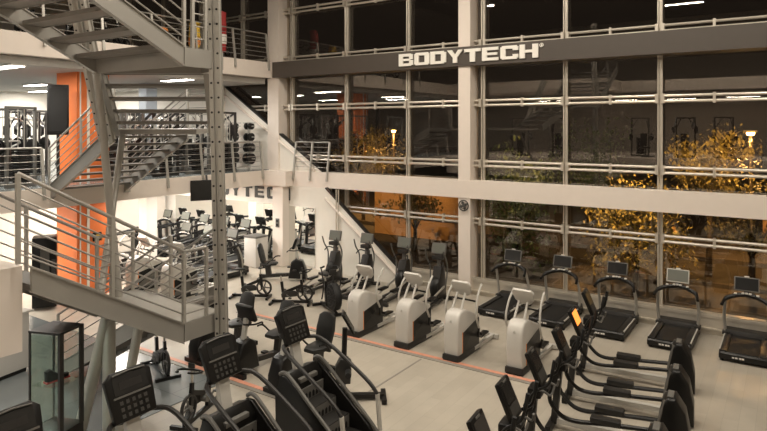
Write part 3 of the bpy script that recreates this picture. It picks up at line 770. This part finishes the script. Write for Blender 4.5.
# --- treadmills by the glass
g = 'treadmills facing the glass wall'
for i, (x, lab) in enumerate([(-6.45,'black treadmill facing the glass, nearest the cream middle column'),
                              (-5.05,'black treadmill facing the glass, second from the cream middle column'),
                              (-3.65,'black treadmill facing the glass, middle one of the row of five'),
                              (-2.25,'black treadmill facing the glass with the pale grey screen, fourth from the column'),
                              (-.82,'black treadmill facing the glass at the right edge of the photo')]):
    put('treadp' if i == 3 else 'tread', (lambda: treadmill('screen_grey')) if i == 3 else treadmill, x, 15.62, 0, 0, lab, g)
# --- white arc trainers
g = 'white arc trainers behind the orange strip'
for x, y, lab in [(-8.65,12.45,'white arc trainer behind the orange strip, first from the exercise bikes'),
                  (-7.27,12.45,'white arc trainer behind the orange strip, second from the exercise bikes'),
                  (-6.0,12.4,'white arc trainer behind the orange strip, third from the exercise bikes'),
                  (-4.62,12.5,'white arc trainer behind the orange strip, nearest the black elliptical trainers')]:
    put('arc', arc_trainer, x, y, 0, 180, lab, g)
g = 'grey arc trainers under the gallery'
for x, y, lab in [(-14.9,11.8,'grey arc trainer on the pale floor under the gallery, nearest the stair post'),
                  (-16.6,11.8,'grey arc trainer on the pale floor under the gallery, middle of three'),
                  (-18.3,11.8,'grey arc trainer on the pale floor under the gallery, nearest the orange column')]:
    put('arcg', lambda: arc_trainer('lgrey','grey'), x, y, 0, 180, lab, g)
# --- dark ellipticals in the right foreground
g = 'black elliptical trainers in the right foreground'
for i, (x, y, lab, sc) in enumerate([(-2.70,12.65,'black elliptical trainer with a dim olive screen, farthest of its row','screen_olive'),
                           (-2.55,11.25,'black elliptical trainer with a lit orange screen, second farthest of its row','screen_lit'),
                           (-2.45,10.05,'black elliptical trainer, third in the row counting from the glass','screen'),
                           (-2.45,8.85,'black elliptical trainer, fourth in the row counting from the glass','screen'),
                           (-2.38,7.6,'black elliptical trainer, fifth in the row counting from the glass','screen'),
                           (-2.25,6.5,'black elliptical trainer cut by the bottom edge, nearest the viewer','screen')]):
    put('ell_'+sc, lambda sc=sc: rear_elliptical(sc), x, y, 0, 90+5, lab, g)
# --- cross trainers by the white stair side
g = 'grey cross trainers facing the glass'
for x, y, lab in [(-12.15,14.75,'grey cross trainer in front of the white stair side, nearest the corner column'),
                  (-11.0,14.9,'grey cross trainer in front of the white stair side, nearest its slope'),
                  (-9.65,14.95,'grey cross trainer at the foot of the white stair slope'),
                  (-8.35,14.75,'grey cross trainer just left of the cream middle column')]:
    put('cross', front_elliptical, x, y, 0, 4, lab, g)
put('recg', recumbent_bike, -13.75, 14.6, 0, -60, 'dark recumbent bike beside the mirror and the corner column')
# --- bikes
g = 'spin bikes near the corner column'
put('spin', spin_bike, -13.1, 12.55, 0, -62, 'black spin bike on the pale floor, nearest the drilled steel post', g, .88)
put('spin', spin_bike, -11.7, 12.75, 0, -62, 'black spin bike right of the corner column, beside the fan bike', g, .88)
put('fan', fan_bike, -10.4, 12.85, 0, -120, 'black fan bike with a caged fan drum left of the arc trainers')
g = 'spin bikes under the lowest landing'
put('spin', spin_bike, -8.45, 6.95, 0, 200, 'black spin bike under the lowest landing, touching the stair climbers', 'x')
put('spin', spin_bike, -10.7, 7.75, 0, 250, 'black spin bike between the lowest landing and the orange strip', 'x')
for o in COL.objects:
    if o.get('group') == 'x': o['group'] = g
g = 'recumbent bikes behind the stair climbers'
put('rec', recumbent_bike, -9.2, 9.15, 0, 178, 'black recumbent bike behind the stair climbers, middle of three in its row', g)
put('rec', recumbent_bike, -7.95, 8.98, 0, 178, 'black recumbent bike behind the stair climbers, nearest the slim tower machine', g)
put('rec', recumbent_bike, -10.45, 9.15, 0, 178, 'black recumbent bike beside the drilled steel post and the orange strip', g)
put('tower', tower_ergometer, -6.8, 8.8, 0, 127, 'slim black tower ergometer with a tilted tablet beside the stair climber')
# --- stair climbers
g = 'black stair climbers in the left foreground'
for x, y, lab in [(-5.72,6.95,'black stair climber with grey toothed steps, rightmost of the row'),
                  (-5.60,5.42,'black stair climber left of the one showing its steps'),
                  (-5.62,4.12,'black stair climber whose big console stands before the round columns'),
                  (-5.70,2.9,'black stair climber cut by the bottom edge at the far left')]:
    put('climb', stair_climber, x, y, 0, 90, lab, g)
# --- treadmills under the gallery
g = 'treadmills under the gallery'
k = 0
for r_, (y, xs) in enumerate([(15.42, [-16.9,-18.05,-19.2,-20.35,-21.5]), (13.7, [-15.7,-16.9,-18.1,-20.6])]):
    for i, x in enumerate(xs):
        put('treadg', lambda: treadmill('screen_grey', True), x, y, 0, 0, '%s treadmill from the corner column in the %s row under the gallery' % (ORD[i], ('row by the mirror' if r_ == 0 else 'second').replace('row by the mirror','mirror')), g)
# --- weight machines on the gallery
g = 'weight machines on the gallery'
spots = [(-16.9,y) for y in (10.95,12.2,13.45,14.7)] + [(-18.5,y) for y in (11.4,12.8,14.5)] + [(-20.6,y) for y in (12.0,13.4,15.4)] + [(-22.6,12.9),(-22.8,14.9),(-24.9,14.0),(-25.0,15.7)]
for i, (x, y) in enumerate(spots):
    lab = ('weight machine at the gallery railing, %s from the stair' % ORD[i] if i < 4 else
           'weight machine in the second row of the gallery, %s from the stair' % ORD[i-4] if i < 7 else
           'weight machine in the third row of the gallery, %s from the stair' % ORD[i-7] if i < 10 else
           'weight machine near the far white gallery wall, %s from the stair' % ORD[i-10])
    put('wm%d' % (i % 2), lambda i=i: weight_machine(i % 2), x, y, L1T+.02, (-90 if i % 3 else -75), ('black framed ' if i % 2 else 'grey framed ')+lab, g)
g = 'weight machines left of the orange column'
for i, (x, y) in enumerate([(-17.0,7.75),(-18.9,8.5),(-20.2,9.7),(-21.9,10.4),(-22.4,9.0),(-24.4,11.9)]):
    put('wm%d' % (i % 2), weight_machine, x, y, L1T+.02, (-110 if i % 2 else -70), 'grey framed weight machine left of the orange column, %s from the railing' % ORD[i], g)
def plate_tree():
    t = thing('plate_tree', '', 'weight rack')
    MB().bar((0,0,.04),(0,0,1.75),.08,.08).bar((-.35,-.25,.03),(.35,.25,.03),.07,.06).bar((-.35,.25,.03),(.35,-.25,.03),.07,.06).bar((-.30,0,1.72),(.30,0,1.72),.05,.05).build('upright', M['lgrey'], t, smooth=False)
    for k, z in enumerate((.40,.80,1.20,1.6)):
        for s in (-1,1):
            p = MB().lathe([(.03,s*.05),(.20-.025*k,s*.05),(.20-.025*k,s*.15),(.03,s*.15)], (0,0,z), 'x', 16).build('weight_plate', M['black'], t)
            MB().tube([(s*.04,0,z),(s*.30,0,z)], .02, 8).build('peg', M['silver'], p)
    return t
g = 'plate racks in the gallery corner'
for i, (x, y) in enumerate([(-16.65,15.88),(-17.45,15.85),(-18.3,15.8),(-19.15,15.65)]):
    put('ptree', plate_tree, x, y, L1T+.02, 20*i, 'grey plate rack with black plates in the gallery corner, %s from the corner column' % ORD[i], g)
# --- machines on the bridge behind the viewer: only their reflections show in the glass
g = 'weight machines reflected in the glass'
for i, (x, y) in enumerate([(-6.6,-1.2),(-4.6,-1.6),(-2.6,-1.0),(-10.5,.8),(-12.5,1.2),(2.2,-1.4)]):
    put('wm%d' % (i % 2), weight_machine, x, y, L1T, (180 if i % 2 else 150), 'weight machine on the bridge, %s of those mirrored in the night glass' % ORD[i], g)

# ------------------------------------------------------------------ smaller things
t = thing('hanging_screen', 'black television hung under the cream gallery edge', 'television', (-15.72,13.15,2.95), 62)
MB().rbox(-.52,.52,-.04,.04,-.33,.33,.02).build('case', M['black'], t)
MB().box(-.48,.48,-.045,-.039,-.29,.29).build('display', M['screen'], t)
MB().bar((0,.03,.2),(0,.12,.48),.06,.06).build('bracket', M['charcoal'], t, smooth=False)
t = thing('standing_screen', 'tall black screen standing beside the orange column on the gallery', 'screen', (-16.95,8.98,L1T+.02), 60)
MB().rbox(-.27,.27,-.06,.06,1.35,2.75,.02).build('case', M['black'], t)
MB().box(-.22,.22,-.065,-.059,1.45,2.65).build('display', M['screen'], t)
MB().box(-.04,.04,-.03,.03,0,1.37).box(-.25,.25,-.2,.2,0,.03).build('stand', M['charcoal'], t)
t = thing('wall_screen', 'black flat screen on the far white wall above the weights gallery, far left', 'screen', (-28.98,9.6,5.9), 90)
MB().rbox(-1.0,1.0,-.08,0,-.55,.55,.02).build('case', M['black'], t)
MB().box(-.94,.94,-.086,-.079,-.49,.49).build('display', M['screen'], t)
t = thing('vending_machine', 'black vending machine beside the orange column on the ground floor', 'vending machine', (-17.2,8.75,.012), 60)
MB().rbox(-.3,.3,-.3,.3,.04,1.95,.03).build('cabinet', M['black'], t)
MB().box(-.10,.12,-.307,-.299,.5,1.65).build('window', M['grey'], t, smooth=False)
MB().box(.17,.27,-.307,-.299,.9,1.35).build('control_panel', M['keydark'], t, smooth=False)
t = thing('alarm_box', 'black square box with a yellow centre on the orange column', 'alarm box', (-17.098,10.2,1.75), 90)
MB().rbox(-.13,.13,-.06,0,-.13,.13,.015).build('box', M['black'], t)
MB().rbox(-.06,.06,-.075,-.055,-.07,.07,.01).build('cover', M['yellow'], t)
# round clock-like fan on the middle column
t = thing('wall_fan', 'small round dark fan on the cream middle column', 'fan', (-8.08,16.38,2.66))
MB().ring((0,-.05,0), .155, .016, 'y', 24, 6).ring((0,-.07,0), .09, .008, 'y', 20, 5).build('cage', M['charcoal'], t)
mb = MB()
for k in range(4):
    a = PI*k/2+.4; mb.bar((0,-.04,0),(.13*math.cos(a),-.045,.13*math.sin(a)),.012,.07)
mb.lathe([(.035,-.08),(.035,0)], (0,0,0), 'y', 12).build('blades', M['grey'], t)
t = thing('wall_switch', 'small dark switch plate low on the cream corner column', 'switch', (-15.32,15.998,1.55))
MB().rbox(-.09,.09,-.02,0,-.16,.16,.01).build('plate', M['grey'], t)
MB().box(-.05,.05,-.026,-.019,.03,.11).box(-.05,.05,-.026,-.019,-.11,-.03).build('button', M['black'], t)
# bin beside the corner column
t = thing('towel_bin', 'white and grey square bin beside the foot of the corner column', 'bin', (-15.95,15.55,0))
MB().rbox(-.3,.3,-.3,.3,.02,1.05,.02).build('body', M['white'], t)
MB().rbox(-.31,.31,-.31,.31,1.05,1.12,.02).build('lid', M['grey'], t)
# glass case by the lowest flight
t = thing('display_case', 'tall glass display case on a black base under the lowest stairs', 'display case', (-8.95,4.72,0), 20)
MB().rbox(-.27,.27,-.24,.24,0,.62,.02).build('base', M['black'], t)
MB().box(-.25,.25,-.22,-.212,.62,2.0).box(-.25,-.242,-.21,.21,.62,2.0).box(-.24,.24,.212,.22,.62,2.0).build('glass', M['case_glass'], t, smooth=False)
mb = MB()
for x in (-.255,):
    for y in (-.225,.225): mb.box(x-.012,x+.012,y-.012,y+.012,.6,2.05)
mb.box(.235,.27,-.24,-.16,.6,2.05).box(.245,.27,.16,.24,.6,2.05).box(-.27,.27,-.24,.24,2.03,2.06).build('frame', M['charcoal'], t, smooth=False)
MB().box(-.24,.21,-.20,.20,1.25,1.262).build('shelf', M['case_glass'], t, smooth=False)
o = MB().rprism([(-.16,0),(.16,0),(.17,.07),(.02,.10),(-.10,.20),(-.17,.18)], -.05,.05,'x',.03).build('sport_shoe', M['rubber'], loc=(-8.95,4.72,1.277)); tag(o, 'black sports shoe on the shelf of the glass case', 'shoe')
MB().rprism([(-.17,-.001),(.18,-.001),(.18,.03),(-.17,.03)], -.052,.052,'x',.01).build('sole', M['red'], o)
# reception counter
t = thing('reception_counter', 'bright white reception counter behind the glass case', 'counter', (-13.3,5.4,.012), 10)
MB().rbox(-.5,.5,-.8,.8,.08,1.2,.03).build('body', M['white'], t)
MB().rbox(-.56,.56,-.86,.86,1.2,1.25,.015).build('top', M['white'], t)
MB().box(-.46,.46,-.76,.76,0,.08).build('plinth', M['black'], t, smooth=False)
# upper gallery: bikes and bags in the dark
g = 'spin bikes in the dark upper gallery'
for i, (x, y) in enumerate([(-16.9,8.0),(-17.0,9.4),(-17.0,10.6),(-17.6,13.7),(-17.2,14.9),(-18.7,9.0),(-18.8,12.0)]):
    put('spin', spin_bike, x, y, L2T, -90, 'dark spin bike behind the upper gallery railing, %s from the stair' % ORD[i], g)
def bag(label, x, y, m1, m2, h):
    t = thing('punching_bag', label, 'punching bag', (x,y,L2T))
    MB().lathe([(.05,h),(.17,h-.05),(.19,h*.5),(.17,.25),(.10,.2)], (0,0,0), 'z', 16).build('bag', M[m1], t)
    MB().lathe([(.196,h*.5),(.198,h*.45),(.198,h*.35),(.19,h*.3)], (0,0,0), 'z', 16).build('band', M[m2], t)
    MB().lathe([(.26,0),(.26,.05),(.10,.1),(.08,.22)], (0,0,0), 'z', 16).build('stand', M['black'], t)
bag('orange bag standing behind the upper railing, nearest the stair', -16.4, 11.95, 'orangef', 'yellow', .75)
bag('yellow and orange standing bag left of the drilled post', -16.4, 13.2, 'yellow', 'orangef', 1.1)
bag('red and white standing bag right of the drilled post', -16.45, 14.37, 'red', 'letter', 1.65)
# small blue towel and bottle by the spin bikes
o = MB().lathe([(.035,0),(.037,.15),(.03,.18),(.015,.2),(.015,.22)], (0,0,0), 'z', 12).build('water_bottle', M['key'], loc=(-7.35,7.0,0)); tag(o, 'white bottle on the floor by the spin bikes under the landing', 'bottle')
o = MB().rbox(-.16,.16,-.10,.10,0,.07,.03).build('folded_towel', M['blue'], loc=(-7.55,6.75,0)); tag(o, 'dark blue folded towel on the floor under the landing', 'towel')

# ------------------------------------------------------------------ night outside
struct('ground_outside', MB().box(-60,40,17.1,80,-.35,-.3), M['asphalt'])
struct('pavement_outside', MB().box(-60,40,17.1,22.5,-.3,-.25).box(-60,40,27,31,-.3,-.2), M['pavement'])
struct('kerb_outside', MB().box(-60,40,22.5,22.7,-.3,-.12).box(-60,40,26.8,27,-.3,-.12), M['pavement'])
def foliage(c, rx, rz, n, seed, size=.115):
    r2 = random.Random(seed); mb = MB()
    def gs(q): return max(-1.7*q, min(1.7*q, r2.gauss(0, q)))
    clumps = [(Vector((gs(.42)*rx, gs(.42)*rx, gs(.42)*rz))+Vector(c)) for _ in range(max(6,n//60))]
    for i in range(int(n*1.9)):
        q = clumps[r2.randrange(len(clumps))]
        p = q + Vector((gs(.2)*rx, gs(.2)*rx, gs(.18)*rz))
        m = Matrix.Translation(p) @ Matrix.Rotation(r2.uniform(0,6.28),4,'Z') @ Matrix.Rotation(r2.uniform(-1.2,1.2),4,'X')
        s = size*r2.uniform(.6,1.3)
        mb.add([(-s*.35,0,0),(0,-s*.7,0.02),(s*.35,0,0),(0,s*.7,-.02)], [(0,1,2,3)], m)
    return mb
def tree(x, y, h, rx, rz, n, m, label, seed, group='trees outside the glass'):
    t = thing('street_tree', label, 'tree', (x,y,-.3), 0, group)
    mb = MB().tube([(0,0,0),(.05,.03,h*.45),(0,.05,h*.8)], [.12,.08,.04], 8)
    for k in range(4):
        a = k*1.7; mb.tube([(.03,.03,h*.5),(.5*rx*math.cos(a),.5*rx*math.sin(a),h+.1*k)], [.045,.015], 6)
    mb.build('trunk', M['bark'], t)
    foliage((0,0,h), rx, rz, n, seed).build('crown', M[m], t, smooth=False)
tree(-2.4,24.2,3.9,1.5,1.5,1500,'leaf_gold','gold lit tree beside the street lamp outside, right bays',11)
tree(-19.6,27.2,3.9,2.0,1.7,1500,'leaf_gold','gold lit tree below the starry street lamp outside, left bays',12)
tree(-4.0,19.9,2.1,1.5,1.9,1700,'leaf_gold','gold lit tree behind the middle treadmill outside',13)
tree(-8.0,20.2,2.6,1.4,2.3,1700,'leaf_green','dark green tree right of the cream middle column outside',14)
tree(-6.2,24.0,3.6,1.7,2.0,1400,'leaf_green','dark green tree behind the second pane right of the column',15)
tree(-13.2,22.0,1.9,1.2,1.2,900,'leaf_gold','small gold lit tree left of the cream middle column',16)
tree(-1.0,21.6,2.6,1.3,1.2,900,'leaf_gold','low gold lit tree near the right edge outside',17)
def street_lamp(x, y, h, label, power):
    t = thing('street_lamp', label, 'street lamp', (x,y,-.3), 0, 'street lamps outside')
    MB().tube([(0,0,0),(0,0,h)], [.07,.045], 10).build('post', M['pole'], t)
    MB().rbox(-.22,.22,-.12,.12,h,h+.08,.02).build('lamp_head', M['pole'], t)
    MB().lathe([(.10,-.10),(.13,-.05),(.13,0)], (0,0,h), 'z', 14).build('bulb', M['lamp_orange'], t)
    l = bpy.data.lights.new('lamp_glow','SPOT'); l.energy = power; l.color = (1,.52,.16); l.spot_size = R(160); l.spot_blend = .3; l.shadow_soft_size = .1
    o = bpy.data.objects.new('lamp_glow', l); COL.objects.link(o); o.location = (x,y,h-.5)
street_lamp(-1.2,26,5.1,'street lamp with a thin post outside near the right edge',2500)
street_lamp(-19.4,30,5.1,'street lamp shining like a star outside the left bays',4500)
def flood(x, label, aim, power, ang):  # added lamps, hidden behind the sign beam, to light the trees and kiosk
    t = thing('added_flood_light', label, 'added light', (x,17.25,7.2), 0, 'added lamps hidden behind the sign beam')
    MB().rbox(-.15,.15,-.25,.25,-.08,.08,.02).build('housing', M['pole'], t)
    MB().box(-.12,.12,.251,.256,-.06,.06).build('lens', M['lamp_orange'], t, smooth=False)
    l = bpy.data.lights.new('added_flood_beam','SPOT'); l.energy = power; l.color = (1,.55,.18); l.spot_size = R(ang); l.spot_blend = .6; l.shadow_soft_size = .1
    o = bpy.data.objects.new('added_flood_beam', l); COL.objects.link(o); o.location = (x,17.55,7.2)
    o.rotation_euler = (Vector(aim)-Vector(o.location)).to_track_quat('-Z','Y').to_euler()
flood(-15.0,'added unseen flood light above the left bays',(-16.5,26,2.0),4500,55)
flood(-7.0,'added unseen flood light above the middle column',(-7.0,21,2.5),1800,50)
flood(-3.8,'added unseen flood light above the middle treadmill',(-3.9,20,2.0),6000,45)
flood(-1.0,'added unseen flood light at the right end',(-1.8,24,3.4),6000,40)
t = thing('kiosk', 'low orange lit kiosk outside, left of the middle column', 'building', (-15,25,-.3))
MB().box(-2.3,2.4,0,2,0,2.6).build('wall', M['hoarding'], t, smooth=False)
MB().box(-2.5,2.6,-.3,2.2,2.6,2.75).build('roof', M['asphalt'], t, smooth=False)
MB().box(-2.3,2.4,-.12,-.01,.95,1.05).build('ledge', M['hoarding'], t, smooth=False)
t = thing('low_barrier', 'low orange lit barrier outside behind the rightmost treadmill', 'barrier', (1.5,31.5,-.3))
MB().box(-2.5,5,0,.3,0,2.0).build('wall', M['hoarding'], t, smooth=False)
MB().box(-2.6,5.1,-.05,.35,2.0,2.1).build('coping', M['pavement'], t, smooth=False)

# ------------------------------------------------------------------ world and view
w = bpy.data.worlds.new('night'); scene.world = w; w.use_nodes = True
w.node_tree.nodes['Background'].inputs[0].default_value = (.012,.009,.007,1)
w.node_tree.nodes['Background'].inputs[1].default_value = 1.0
scene.view_settings.view_transform = 'Standard'; scene.view_settings.look = 'None'
scene.view_settings.gamma = 1; scene.view_settings.use_curve_mapping = False
scene.view_settings.exposure = 0.08
scene.cycles.use_denoising = True
scene.cycles.max_bounces = 6; scene.cycles.transparent_max_bounces = 12
scene.cycles.sample_clamp_indirect = 4.0
